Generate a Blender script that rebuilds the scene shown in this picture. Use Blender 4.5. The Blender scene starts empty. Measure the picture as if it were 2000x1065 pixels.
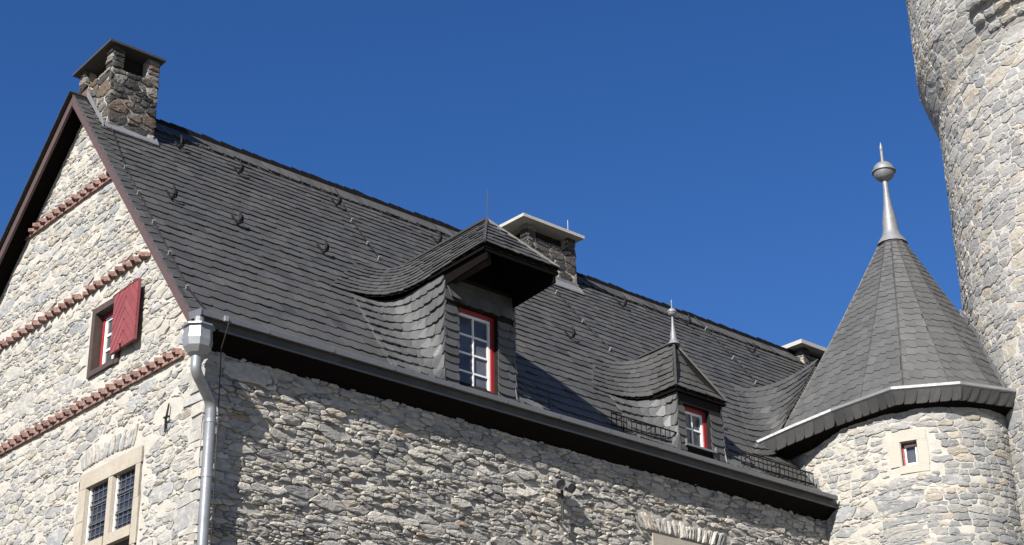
import bpy, math, random
import numpy as np
from mathutils import Vector, Matrix, noise

S = bpy.context.scene
COL = S.collection
rad = math.radians
rng = random.Random(11)

# ------------------------------------------------------------------ camera, world, sun, exposure
CAM = np.array([-9.512, -15.965, 1.6])
YAW, PITCH, ROLL, FPX = rad(48.303), rad(24.595), rad(-0.8435), 3351.0
fw = np.array([math.cos(PITCH)*math.cos(YAW), math.cos(PITCH)*math.sin(YAW), math.sin(PITCH)])
rt = np.array([math.sin(YAW), -math.cos(YAW), 0.0])
up = np.cross(rt, fw)
rt, up = math.cos(ROLL)*rt + math.sin(ROLL)*up, -math.sin(ROLL)*rt + math.cos(ROLL)*up
cd = bpy.data.cameras.new('camera'); cam = bpy.data.objects.new('camera', cd); COL.objects.link(cam)
cam.matrix_world = Matrix(((rt[0], up[0], -fw[0], CAM[0]), (rt[1], up[1], -fw[1], CAM[1]), (rt[2], up[2], -fw[2], CAM[2]), (0, 0, 0, 1)))
cd.sensor_width = 36.0; cd.lens = 36.0*FPX/2000.0; cd.clip_start = 0.1; cd.clip_end = 5000
S.camera = cam

SUN = Vector((-2.5, -1.0, 1.95)).normalized()          # towards the sun
w = bpy.data.worlds.new('World'); S.world = w; w.use_nodes = True
nt = w.node_tree; bg = nt.nodes['Background']
sky = nt.nodes.new('ShaderNodeTexSky'); sky.sky_type = 'NISHITA'; sky.sun_disc = False
sky.sun_elevation = math.asin(SUN.z); sky.sun_rotation = math.atan2(SUN.x, SUN.y)
sky.altitude = 1200; sky.air_density = 1.0; sky.dust_density = 0.0; sky.ozone_density = 3.0
hs = nt.nodes.new('ShaderNodeHueSaturation'); hs.inputs['Hue'].default_value = 0.512; hs.inputs['Saturation'].default_value = 1.275
nt.links.new(sky.outputs[0], hs.inputs['Color']); nt.links.new(hs.outputs[0], bg.inputs[0]); bg.inputs[1].default_value = 0.0515
sl = bpy.data.lights.new('sun', 'SUN'); sl.energy = 5.0; sl.angle = rad(0.53); sl.color = (1.0, 0.955, 0.88)
so = bpy.data.objects.new('sun', sl); COL.objects.link(so)
so.rotation_euler = SUN.to_track_quat('Z', 'Y').to_euler(); so.location = SUN*60
vs = S.view_settings; vs.view_transform = 'Standard'; vs.look = 'None'; vs.exposure = 1.29; vs.gamma = 1.0; vs.use_curve_mapping = False

def proj(p):
    d = np.asarray(p, float) - CAM
    z = d @ fw
    return 1000 + FPX*(d @ rt)/z, 532.5 - FPX*(d @ up)/z, z

# ------------------------------------------------------------------ materials
def new_mat(name):
    m = bpy.data.materials.new(name); m.use_nodes = True
    n = m.node_tree.nodes; return m, n, m.node_tree.links, n['Principled BSDF']

REFL = 0.54        # scales all tones down together, so shaded parts come out darker
def mat(name, col, rough=0.7, metal=0.0, var=0.15, scale=8.0, bump=0.0, bscale=40.0, spec=0.5, attr=False, objvar=0.0, mid=0.0, stain=None):
    """procedural surface: colour (or per-piece 'col' attribute) mottled by two noises, with fine relief"""
    m, n, l, b = new_mat(name); refl = REFL if name != 'white_window_paint' else .76
    tc = n.new('ShaderNodeTexCoord')
    if attr:
        a = n.new('ShaderNodeAttribute'); a.attribute_name = 'col'; src = a.outputs['Color']
    else:
        r = n.new('ShaderNodeRGB'); r.outputs[0].default_value = (*col, 1); src = r.outputs[0]
    n1 = n.new('ShaderNodeTexNoise'); n1.inputs['Scale'].default_value = scale; n1.inputs['Detail'].default_value = 6; n1.inputs['Roughness'].default_value = 0.65
    l.new(tc.outputs['Object'], n1.inputs['Vector'])
    mr = n.new('ShaderNodeMapRange'); mr.inputs[1].default_value = 0.25; mr.inputs[2].default_value = 0.75
    mr.inputs[3].default_value = (1-var)*refl; mr.inputs[4].default_value = (1+var)*refl
    l.new(n1.outputs[0], mr.inputs[0])
    mx = n.new('ShaderNodeVectorMath'); mx.operation = 'SCALE'
    l.new(src, mx.inputs[0]); l.new(mr.outputs[0], mx.inputs['Scale'])
    out = mx.outputs[0]
    if objvar:
        oi = n.new('ShaderNodeObjectInfo'); m2 = n.new('ShaderNodeMapRange'); m2.inputs[3].default_value = 1-objvar; m2.inputs[4].default_value = 1+objvar
        l.new(oi.outputs['Random'], m2.inputs[0]); m3 = n.new('ShaderNodeVectorMath'); m3.operation = 'SCALE'
        l.new(out, m3.inputs[0]); l.new(m2.outputs[0], m3.inputs['Scale']); out = m3.outputs[0]
    if stain:
        scol, sscale, lo, hi, amt = stain
        n2 = n.new('ShaderNodeTexNoise'); n2.inputs['Scale'].default_value = sscale; n2.inputs['Detail'].default_value = 7; n2.inputs['Roughness'].default_value = 0.7
        l.new(tc.outputs['Object'], n2.inputs['Vector'])
        m4 = n.new('ShaderNodeMapRange'); m4.inputs[1].default_value = lo; m4.inputs[2].default_value = hi; m4.inputs[4].default_value = amt
        l.new(n2.outputs[0], m4.inputs[0])
        mm = n.new('ShaderNodeMix'); mm.data_type = 'RGBA'; mm.inputs['B'].default_value = (*[c*refl for c in scol], 1)
        l.new(m4.outputs[0], mm.inputs['Factor']); l.new(out, mm.inputs['A']); out = mm.outputs['Result']
    l.new(out, b.inputs['Base Color'])
    b.inputs['Roughness'].default_value = rough; b.inputs['Metallic'].default_value = metal; b.inputs['Specular IOR Level'].default_value = spec
    if bump:
        n3 = n.new('ShaderNodeTexNoise'); n3.inputs['Scale'].default_value = bscale; n3.inputs['Detail'].default_value = 8; n3.inputs['Roughness'].default_value = 0.7
        l.new(tc.outputs['Object'], n3.inputs['Vector'])
        bp = n.new('ShaderNodeBump'); bp.inputs['Strength'].default_value = 1.0; bp.inputs['Distance'].default_value = bump
        l.new(n3.outputs[0], bp.inputs['Height']); l.new(bp.outputs[0], b.inputs['Normal'])
    return m

M = {}
M['gable_mortar'] = mat('cream_lime_mortar', (.585, .553, .497), .95, var=.10, scale=5, bump=.009, bscale=26, spec=.1, stain=((.50, .47, .42), 1.6, .5, .75, .6))
M['gable_stone'] = mat('pale_rubble_stone', None, .9, var=.16, scale=14, bump=.010, bscale=30, spec=.15, attr=True, stain=((.585, .553, .497), 8, .50, .60, .8))
M['facade_mortar'] = mat('grey_lime_mortar', (.49, .463, .412), .95, var=.15, scale=6, bump=.012, bscale=30, spec=.1, stain=((.36, .345, .315), 3, .5, .7, .6))
M['facade_stone'] = mat('grey_rubble_stone', None, .9, var=.25, scale=16, bump=.015, bscale=28, spec=.15, attr=True, stain=((.50, .473, .422), 9, .54, .62, .65))
M['turret_stone'] = mat('grey_squared_stone', None, .9, var=.2, scale=12, bump=.011, bscale=28, spec=.15, attr=True, stain=((.60, .56, .49), 8, .58, .68, .7))
M['tower_stone'] = mat('weathered_grey_stone', None, .9, var=.2, scale=9, bump=.014, bscale=20, spec=.15, attr=True, stain=((.17, .16, .15), 5, .62, .75, .5))
M['tower_mortar'] = mat('pale_pointing_mortar', (.66, .63, .575), .95, var=.12, scale=6, bump=.008, bscale=22, spec=.1)
M['chimney_stone'] = mat('sooty_chimney_stone', None, .9, var=.3, scale=16, bump=.03, bscale=24, spec=.15, attr=True, stain=((.03, .03, .03), 9, .55, .7, .6))
M['chimney_mortar'] = mat('chimney_mortar', (.50, .46, .40), .95, var=.2, scale=10, bump=.02, bscale=25, spec=.1)
M['slate'] = mat('roof_slate', None, .5, var=.2, scale=4, bump=.004, bscale=60, spec=.35, attr=True, stain=((.116, .115, .112), 1.3, .5, .7, .45))
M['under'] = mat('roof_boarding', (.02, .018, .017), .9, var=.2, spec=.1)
M['zinc'] = mat('zinc_sheet', (.21, .217, .226), .45, metal=.3, var=.10, scale=4, bump=.003, bscale=12, stain=((.17, .174, .18), 3, .5, .7, .6))
M['pipe_zinc'] = mat('bright_zinc_pipe', (.40, .41, .425), .38, metal=.4, var=.10, scale=5, bump=.004, bscale=9, stain=((.28, .285, .295), 3.5, .5, .7, .6))
M['lead'] = mat('lead_sheet', (.27, .275, .29), .55, metal=.25, var=.18, scale=9, bump=.006, bscale=14, stain=((.44, .445, .455), 6, .54, .68, .5))
M['board'] = mat('brown_painted_board', (.105, .062, .058), .6, var=.12, scale=12, bump=.003)
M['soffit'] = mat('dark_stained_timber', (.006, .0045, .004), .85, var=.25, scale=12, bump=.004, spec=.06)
M['beam'] = mat('weathered_oak_beam', (.030, .023, .019), .9, var=.3, scale=10, bump=.01, bscale=20, spec=.1)
M['red'] = mat('red_window_paint', (.38, .022, .026), .5, var=.2, scale=9, stain=((.30, .06, .06), 7, .5, .66, .6))
M['shutter'] = mat('faded_red_shutter_paint', (.29, .062, .066), .6, var=.16, scale=7, objvar=.10, bump=.003, stain=((.36, .13, .125), 5, .52, .7, .55))
M['white'] = mat('white_window_paint', (.78, .78, .76), .4, var=.04)
M['frame'] = mat('brown_oak_frame', (.075, .048, .040), .7, var=.25, scale=14, bump=.004)
M['brick'] = mat('red_dogtooth_brick', (.27, .155, .132), .85, var=.25, scale=14, bump=.008, bscale=40, spec=.2, objvar=.28, stain=((.44, .36, .31), 8, .48, .62, .75))
M['sandstone'] = mat('buff_sandstone', (.50, .45, .375), .9, var=.12, scale=5, bump=.008, bscale=30, spec=.15, stain=((.40, .345, .28), 4, .5, .7, .55))
M['pale_sandstone'] = mat('pale_sandstone', (.56, .52, .45), .9, var=.12, scale=5, bump=.008, bscale=30, spec=.15, stain=((.48, .43, .36), 5, .5, .7, .5))
M['concrete'] = mat('pale_concrete_slab', (.52, .50, .46), .85, var=.1, scale=8, bump=.006)
M['cap_dark'] = mat('dark_cap_slab', (.045, .042, .04), .7, var=.2, bump=.006)
M['iron'] = mat('black_wrought_iron', (.016, .016, .017), .7, var=.2, spec=.15)
M['wire'] = mat('grey_wire', (.05, .05, .05), .5, metal=.5)
M['clamp'] = mat('bright_clamp', (.62, .62, .62), .35, metal=.6)
M['glass'] = mat('window_glass', (.095, .102, .115), .05, var=.5, objvar=.45, scale=3, bump=.004, bscale=4, spec=.6)
M['leaded'] = mat('leaded_glass', (.03, .036, .055), .12, var=.4, scale=6, bump=.006, bscale=8, spec=.6)
M['came'] = mat('lead_came', (.16, .165, .18), .5, metal=.3)
M['dark'] = mat('dark_interior', (.01, .01, .01), .9)
M['ground'] = mat('courtyard_gravel', (.30, .27, .22), .95, var=.25, scale=3, bump=.02, bscale=30)

# ------------------------------------------------------------------ object helpers
def empty(name, loc):
    o = bpy.data.objects.new(name, None); COL.objects.link(o); o.location = loc; o.empty_display_size = .5; return o
def link(name, me, parent, loc=None):
    o = bpy.data.objects.new(name, me); COL.objects.link(o)
    if parent:
        o.parent = parent
        t = parent; off = Vector((0, 0, 0))
        while t: off += t.location; t = t.parent
        if loc is None: o.location = -off
        else: o.location = Vector(loc) - off
    elif loc is not None: o.location = loc
    return o
def tag(o, label=None, cat=None, group=None, kind=None):
    if label: o['label'] = label
    if cat: o['category'] = cat
    if group: o['group'] = group
    if kind: o['kind'] = kind
    return o
def mesh(name, v, f, m, smooth=False, cols=None):
    me = bpy.data.meshes.new(name); me.from_pydata([tuple(map(float, p)) for p in v], [], f); me.materials.append(M[m])
    if cols is not None:
        a = me.color_attributes.new('col', 'FLOAT_COLOR', 'POINT')
        c = np.ones((len(v), 4), np.float32); c[:, :3] = cols; a.data.foreach_set('color', c.ravel())
    if smooth: me.polygons.foreach_set('use_smooth', [True]*len(f))
    me.update(); return me

class MB:
    def __init__(s): s.v = []; s.f = []
    def add(s, v, f):
        k = len(s.v); s.v += [tuple(p) for p in v]; s.f += [tuple(i+k for i in q) for q in f]; return s
    def box(s, a, b):
        x0, y0, z0 = a; x1, y1, z1 = b
        return s.add([(x0,y0,z0),(x1,y0,z0),(x1,y1,z0),(x0,y1,z0),(x0,y0,z1),(x1,y0,z1),(x1,y1,z1),(x0,y1,z1)],
                     [(0,3,2,1),(4,5,6,7),(0,1,5,4),(1,2,6,5),(2,3,7,6),(3,0,4,7)])
    def prism(s, poly, d):
        """closed polygon (3D points) extruded by vector d"""
        n = len(poly); P = [np.array(p, float) for p in poly]; Q = [p+np.array(d, float) for p in P]
        return s.add(P+Q, [tuple(range(n))[::-1], tuple(range(n, 2*n))]+[(i, (i+1) % n, n+(i+1) % n, n+i) for i in range(n)])
    def bar(s, p, q, wx, wz, upv=(0, 0, 1)):
        p, q = np.array(p, float), np.array(q, float); d = q-p; d /= np.linalg.norm(d)
        a = np.cross(d, upv); a /= np.linalg.norm(a); b = np.cross(a, d)
        o = [a*wx/2+b*wz/2, -a*wx/2+b*wz/2, -a*wx/2-b*wz/2, a*wx/2-b*wz/2]
        return s.prism([p+k for k in o], q-p)
    def tube(s, pts, r, n=8, caps=True):
        pts = [np.array(p, float) for p in pts]; rs = r if hasattr(r, '__len__') else [r]*len(pts)
        rings = []; ref = np.array([.31, .17, .93])
        for i, p in enumerate(pts):
            d = pts[min(i+1, len(pts)-1)]-pts[max(i-1, 0)]; d /= np.linalg.norm(d)
            a = np.cross(d, ref); a /= np.linalg.norm(a); b = np.cross(d, a)
            rings.append([p+rs[i]*(math.cos(t)*a+math.sin(t)*b) for t in [2*math.pi*k/n for k in range(n)]])
        f = [(i*n+k, i*n+(k+1) % n, (i+1)*n+(k+1) % n, (i+1)*n+k) for i in range(len(pts)-1) for k in range(n)]
        if caps: f += [tuple(range(n))[::-1], tuple(range((len(pts)-1)*n, len(pts)*n))]
        return s.add([q for r_ in rings for q in r_], f)
    def lathe(s, c, prof, n=20):
        """profile of (radius, z) about the vertical through c"""
        v = [(c[0]+r*math.cos(2*math.pi*k/n), c[1]+r*math.sin(2*math.pi*k/n), c[2]+z) for r, z in prof for k in range(n)]
        f = [(i*n+k, i*n+(k+1) % n, (i+1)*n+(k+1) % n, (i+1)*n+k) for i in range(len(prof)-1) for k in range(n)]
        f += [tuple(range(n))[::-1], tuple(range((len(prof)-1)*n, len(prof)*n))]
        return s.add(v, f)
    def build(s, name, m, parent=None, smooth=False, cols=None):
        return link(name, mesh(name, s.v, s.f, m, smooth, cols), parent)
def box(name, a, b, m, parent): return MB().box(a, b).build(name, m, parent)

def shade_auto(o, ang=40):
    me = o.data; me.polygons.foreach_set('use_smooth', [True]*len(me.polygons))
    try: me.set_sharp_from_angle(angle=rad(ang))
    except Exception: pass

# pieces: list of (verts, faces, colour); the largest in the picture become objects of their own, the rest one 'stuff' part
def pieces(ps, name, parent, m, limit=300, rest='small_stones', smooth=False):
    sc = []
    for i, (v, f, c) in enumerate(ps):
        a = np.array(v); ctr = a.mean(0); x, y, z = proj(ctr)
        q = 0
        if 0 < x < 2000 and 0 < y < 1065 and z > 0:
            u = np.array([proj(p)[:2] for p in (a.min(0), a.max(0), a[0], a[len(a)//3], a[len(a)//2])])
            e = u.max(0)-u.min(0); q = e[0]*e[1]
        sc.append((q, i))
    sc.sort(reverse=True); big = set(i for q, i in sc[:limit] if q > 60)
    bv, bf, bc = [], [], []
    for i, (v, f, c) in enumerate(ps):
        if i in big:
            link(name, mesh(name, v, f, m, smooth, c), parent)
        else:
            k = len(bv); bv += list(v); bf += [tuple(j+k for j in q) for q in f]; bc += [c]*len(v)
    if bv:
        o = link(rest, mesh(rest, bv, bf, m, smooth, np.array(bc)), parent); tag(o, kind='stuff'); return o

# ------------------------------------------------------------------ rubble masonry
def cells(u0, u1, v0, v1, size, aniso, r, spread=.45, wj=.5, jit=.35):
    """power diagram of stones laid in rough courses -> list of polygons in (u, v)"""
    sites = []
    v = v0-size
    while v < v1+size:
        h = size*math.exp(r.gauss(0, spread*.6)); u = u0-size*2-r.random()*size*2
        while u < u1+size*2:
            ww = h*aniso*math.exp(r.gauss(0, spread)); hh = h*math.exp(r.gauss(0, .2))
            sites.append(((u+ww/2)/aniso, v+h/2+r.uniform(-jit, jit)*h, (hh*.5*wj)**2+(ww/aniso*.35*wj)**2)); u += ww
        v += h
    g = {}; cs = size*1.3
    for i, (a, b, q) in enumerate(sites): g.setdefault((int(a//cs), int(b//cs)), []).append(i)
    out = []
    for i, (a, b, q) in enumerate(sites):
        if not (u0/aniso-size < a < u1/aniso+size and v0-size < b < v1+size): continue
        R = size*2.4; poly = [(a-R, b-R), (a+R, b-R), (a+R, b+R), (a-R, b+R)]
        ci, cj = int(a//cs), int(b//cs); near = []
        for di in range(-3, 4):
            for dj in range(-3, 4): near += g.get((ci+di, cj+dj), ())
        near.sort(key=lambda j: (sites[j][0]-a)**2+(sites[j][1]-b)**2)
        for j in near[:26]:
            if j == i: continue
            c, d, p = sites[j]; nx, ny = c-a, d-b; L2 = nx*nx+ny*ny
            if L2 < 1e-9: continue
            k = (L2+q-p)/2
            res = []; n = len(poly)
            ds = [(x-a)*nx+(y-b)*ny-k for x, y in poly]
            for t in range(n):
                d0, d1 = ds[t], ds[(t+1) % n]
                if d0 <= 0: res.append(poly[t])
                if (d0 < 0 < d1) or (d1 < 0 < d0):
                    s = d0/(d0-d1); x0, y0 = poly[t]; x1, y1 = poly[(t+1) % n]; res.append((x0+(x1-x0)*s, y0+(y1-y0)*s))
            poly = res
            if len(poly) < 3: break
        if len(poly) >= 3: out.append([(x*aniso, y) for x, y in poly])
    return out

def stone(poly, fmap, r, gap, lo, hi, bev, tilt, deep=-.05, rough=.0025):
    """one stone: irregular outline, rounded arris, uneven face"""
    P = np.array(poly); c = P.mean(0)
    A = .5*abs(np.dot(P[:, 0], np.roll(P[:, 1], 1))-np.dot(P[:, 1], np.roll(P[:, 0], 1)))
    sz = math.sqrt(max(A, 1e-6))
    if sz < 2.2*gap: return None
    D = P-c; L = np.linalg.norm(D, axis=1)+1e-6; P = c+D*np.maximum(.3, 1-gap/L)[:, None]
    k = r.uniform(.09, .2); Q = []
    n = len(P)
    for i in range(n):
        a, b = P[i], P[(i+1) % n]
        if np.linalg.norm(b-a) < .012: Q.append((a+b)/2); continue
        Q += [a+(b-a)*k, b+(a-b)*k] if np.linalg.norm(b-a) < .10 else [a+(b-a)*k, (a+b)/2+np.array([r.gauss(0, 1), r.gauss(0, 1)])*sz*.03, b+(a-b)*k]
    Q = np.array(Q); n = len(Q)
    if n < 4: return None
    Q += np.array([[r.gauss(0, 1), r.gauss(0, 1)] for _ in range(n)])*sz*.03
    h = r.uniform(lo, hi); tx, ty = r.gauss(0, tilt), r.gauss(0, tilt)
    bev = min(bev, sz*.3)
    In = c+(Q-c)*np.maximum(.45, 1-bev*1.3/np.maximum(np.linalg.norm(Q-c, axis=1), 1e-3))[:, None]
    M2 = c+(In-c)*.5
    pt = lambda q, z: fmap(q[0], q[1], z)
    hz = lambda q: h+tx*(q[0]-c[0])+ty*(q[1]-c[1])+r.gauss(0, rough)
    v = [pt(q, deep) for q in Q]+[pt(q, hz(q)-bev*.8) for q in Q]+[pt(q, hz(q)) for q in In]+[pt(q, hz(q)+.004) for q in M2]
    f = []
    for ring in range(3):
        for i in range(n): j = (i+1) % n; f.append((ring*n+i, ring*n+j, (ring+1)*n+j, (ring+1)*n+i))
    f.append(tuple(range(3*n, 4*n)))
    return v, f

def pick(pal, r, var=.08):
    t = r.random()*sum(p[0] for p in pal)
    for wgt, c in pal:
        t -= wgt
        if t <= 0: break
    k = 1+r.gauss(0, var); return tuple(max(.01, x*k) for x in c)

def masonry(parent, rect, fmap, inside, pal, m, r, size, aniso, gap, lo, hi, bev, tilt, skip=.06, limit=300, polys=None, name='stone', rest='small_stones', **kw):
    ps = []
    for poly in (polys or cells(*rect, size, aniso, r, **kw)):
        if r.random() < skip: continue
        if not all(inside(p[0], p[1]) for p in poly):
            c = np.mean(np.array(poly), 0)
            if not inside(c[0], c[1]): continue
            for k in (.75, .5, .3):
                q = [tuple(c+(np.array(p)-c)*k) for p in poly]
                if all(inside(p[0], p[1]) for p in q): break
            else: continue
            poly = q
        g = stone(poly, fmap, r, gap, lo, hi, bev, tilt)
        if g: ps.append((g[0], g[1], pick(pal, r)))
    pieces(ps, name, parent, m, limit, rest)

def sheet(name, rect, step, fmap, inside, amp, sc, m, parent, seed=0., flip=False):
    """mortar bed: fine grid with lumpy relief"""
    u0, u1, v0, v1 = rect; nu, nv = max(2, int((u1-u0)/step)+1), max(2, int((v1-v0)/step)+1)
    us, vv = np.linspace(u0, u1, nu), np.linspace(v0, v1, nv); V = []
    for b in vv:
        for a in us:
            h = amp*(noise.fractal(Vector((a*sc+seed, b*sc*1.5, seed)), .8, 2.1, 5))
            V.append(fmap(a, b, h))
    F = []
    for j in range(nv-1):
        for i in range(nu-1):
            if inside((us[i]+us[i+1])/2, (vv[j]+vv[j+1])/2):
                q = (j*nu+i, j*nu+i+1, (j+1)*nu+i+1, (j+1)*nu+i); F.append(q[::-1] if flip else q)
    used = sorted(set(i for q in F for i in q)); re_ = {k: i for i, k in enumerate(used)}
    return link(name, mesh(name, [V[k] for k in used], [tuple(re_[i] for i in q) for q in F], m, True), parent)

# ------------------------------------------------------------------ slating
SL_OUT = [(-.10, 1.28), (-.10, .16), (.03, .05), (.40, .0), (.74, .0), (.93, .10), (1.03, .34), (1.03, 1.28)]
SL_ROUND = [(-.14, 1.28), (-.14, .3), (-.02, .12), (.25, .0), (.62, -.03), (.90, .10), (1.05, .42), (1.05, 1.28)]
SL_SQ = [(-.06, 1.28), (-.06, .03), (.02, .0), (.5, .0), (.9, .01), (1.0, .06), (1.02, .3), (1.02, 1.28)]
SL_COL = [(6, (.084, .083, .081)), (3, (.092, .091, .089)), (2, (.076, .075, .074)), (1, (.102, .100, .096)), (.5, (.100, .093, .084)), (.3, (.062, .062, .063))]

def slating(G, width, r, lift=.026, saw=.10, outline=SL_OUT, thick=.012, skip=None, pal=SL_COL, flip=1, wfun=None, mirror=False, cvar=.07):
    """G[k][i]: row curves from the lowest to the highest; slates laid row by row on the lofted surface"""
    G = np.array(G, float); K, N = G.shape[:2]
    ts = np.linspace(0, 1, N); ps = []
    def P(k, t):
        k = min(max(k, 0), K-1); k0 = min(int(k), K-2); fk = k-k0
        x = min(max(t, 0), 1)*(N-1); i = min(int(x), N-2); fx = x-i
        a = G[k0, i]*(1-fx)+G[k0, i+1]*fx; b = G[k0+1, i]*(1-fx)+G[k0+1, i+1]*fx
        return a*(1-fk)+b*fk
    def Nn(k, t):
        e = .02; d1 = P(k, min(t+e, 1))-P(k, max(t-e, 0)); d2 = P(min(k+.3, K-1), t)-P(max(k-.3, 0), t)
        n = np.cross(d1, d2); L = np.linalg.norm(n)
        return flip*n/L if L > 1e-12 else np.array([0, 0, 1.])
    for k in range(K-1):
        mid = (G[k]*.7+G[k+1]*.3); seg = np.linalg.norm(np.diff(mid, axis=0), axis=1); cum = np.concatenate([[0], np.cumsum(seg)]); L = cum[-1]
        if L < .05: continue
        a = -r.random()*width
        while a < L-.01:
            wd = width*math.exp(r.gauss(0, .16))
            if wfun: wd *= wfun(min(max(a/L, 0), 1))
            b = a+wd
            a0, b0 = max(a, 0), min(b, L)
            if b0-a0 > .03:
                t0, t1 = np.interp(a0, cum, ts), np.interp(b0, cum, ts)
                if not (skip and skip(P(k+.5, (t0+t1)/2))):
                    sw = saw*r.uniform(.4, 1.3); lf = lift*r.uniform(.75, 1.3); nn = Nn(k+.5, (t0+t1)/2); top, bot = [], []
                    dr = r.gauss(0, .02)
                    for s, q in outline:
                        if mirror: s = 1-s
                        ss = min(max(t0+(t1-t0)*s, 0), 1)
                        kk = k+q+(sw*(.5-s)*(-1 if mirror else 1)+dr if q < .9 else 0)
                        p = P(kk, ss); h = lf*(1-min(q, 1.28)/1.28)+.003
                        top.append(p+nn*h); bot.append(p+nn*(h-thick))
                    n = len(top); f = [tuple(range(n))]+[((i+1) % n, i, n+i, n+(i+1) % n) for i in range(n)]
                    if mirror: f = [q[::-1] for q in f]
                    if flip < 0: f = [q[::-1] for q in f]
                    ps.append((top+bot, f, pick(pal, r, cvar)))
            a = b
    return ps

def bez(a, b, c, n):
    a, b, c = map(lambda p: np.array(p, float), (a, b, c))
    return [a*(1-t)**2+2*b*t*(1-t)+c*t*t for t in np.linspace(0, 1, n)]
def resample(pts, n):
    pts = np.array(pts, float); s = np.concatenate([[0], np.cumsum(np.linalg.norm(np.diff(pts, axis=0), axis=1))])
    t = np.linspace(0, s[-1], n); return np.stack([np.interp(t, s, pts[:, i]) for i in range(3)], 1)
def loft(G, name, m, parent, off=0.0, flip=1):
    """plain sheet under the slates"""
    G = np.array(G, float); K, N = G.shape[:2]; du = np.gradient(G, axis=1); dv = np.gradient(G, axis=0)
    n = np.cross(du, dv); n /= np.maximum(np.linalg.norm(n, axis=2, keepdims=True), 1e-9)
    V = (G+flip*n*off).reshape(-1, 3)
    F = [(k*N+i, k*N+i+1, (k+1)*N+i+1, (k+1)*N+i) for k in range(K-1) for i in range(N-1)]
    return link(name, mesh(name, V, F, m, True), parent)

# ------------------------------------------------------------------ main dimensions
RY, RZ, MS, MB_ = 3.615, 13.98, 1.245, 0.99            # ridge, front slope, back slope
zr = lambda y: RZ-MS*(RY-y)
yr = lambda z: RY-(RZ-z)/MS
NR = np.array([0, -MS, 1.0]); NR /= np.linalg.norm(NR)
def onroof(x, y, h=0.0): return np.array([x, y, zr(y)])+NR*h
XV = -.26                                              # verge
XE = 17.6                                              # far end of the house

ground = MB().add([(-900, -900, 0), (900, -900, 0), (900, 900, 0), (-900, 900, 0)], [(0, 1, 2, 3)]).build('ground', 'ground'); tag(ground, kind='structure')

house = tag(empty('stone_house', (0, 0, 0)), 'long rubble stone house with dark slate roof and pale gable end', 'house')

# ---- gable wall (plane x = 0, u = -y, v = z)
gable_in = lambda u, v: (v < zr(-u)-.07 if -u < RY else v < RZ-MB_*(-u-RY)-.07) and -8.4 < u < .02
GW = (2.10, 2.80, 9.56, 10.43)                          # attic window opening y0 y1 z0 z1
GS = (1.25, 2.80, 5.2, 8.22)                            # stone mullioned window, outer
def gable_free(u, v):
    y = -u
    if GW[0]-.03 < y < GW[1]+.03 and GW[2]-.03 < v < GW[3]+.03: return False
    if GS[0] < y < GS[1] and v < GS[3]: return False
    return gable_in(u, v)
gmap = lambda u, v, h: (-h, -u, v)
gw = sheet('gable_wall', (-6.6, 0.0, 6.2, 13.9), .035, gmap, gable_free, .009, 3.6, 'gable_mortar', house, 3.)
low = MB()                                              # plain wall below and behind the picture
low.box((.05, .05, -.2), (.5, 8.3, 6.25)); low.box((.05, 6.55, 6.2), (.5, 8.3, 9.0))
low.box((0, 0.001, -.2), (.05, 8.3, 6.2)); low.box((.0, 6.6, 6.2), (.05, 8.3, 9.2))
low.build('gable_base', 'gable_mortar', house)
bands = [(9.11, .55, 6.6, True), (10.75, 1.55, 6.4, False), (12.33, 2.62, 5.25, True)]
def gable_stone_in(u, v):
    y = -u
    if GW[0]-.05 < y < GW[1]+.05 and GW[2]-.06 < v < GW[3]+.05: return False
    if GS[0]-.01 < y < GS[1]+.01 and v < GS[3]+.02: return False
    if 1.45 < y < 2.75 and GS[3] < v < GS[3]+.34: return False
    for z, a, b, s in bands:
        if a-.03 < y < b and z-.025 < v < z+.14: return False
    return gable_in(u, v+.10) and u < -.03
GPAL = [(5, (.45, .44, .415)), (4, (.39, .39, .385)), (3, (.50, .465, .41)), (2, (.36, .37, .378)), (4, (.54, .515, .465)), (.6, (.46, .41, .34))]
r = random.Random(5)
masonry(gw, (-6.6, 0.0, 6.6, 13.9), gmap, gable_stone_in, GPAL, 'gable_stone', r, .070, 2.3, .008, .002, .016, .008, .03, skip=.04, spread=.52, wj=1.0)

# relieving course of thin upright stones above the mullioned window
r = random.Random(8); ps = []
y = 1.5
while y < 2.72:
    wd = r.uniform(.028, .075); zz = GS[3]+.05+.03*math.sin((y-1.5)*2.6); hh = r.uniform(.17, .27); sl_ = (y-2.1)*.12
    poly = [(-y-wd+sl_*0, zz), (-y, zz), (-y-sl_, zz+hh), (-y-wd-sl_, zz+hh)]
    g = stone(poly, gmap, r, .006, .008, .026, .008, .02)
    if g: ps.append((g[0], g[1], pick(GPAL, r)))
    y += wd
pieces(ps, 'voussoir', gw, 'gable_stone', 60, 'voussoirs')

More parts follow.
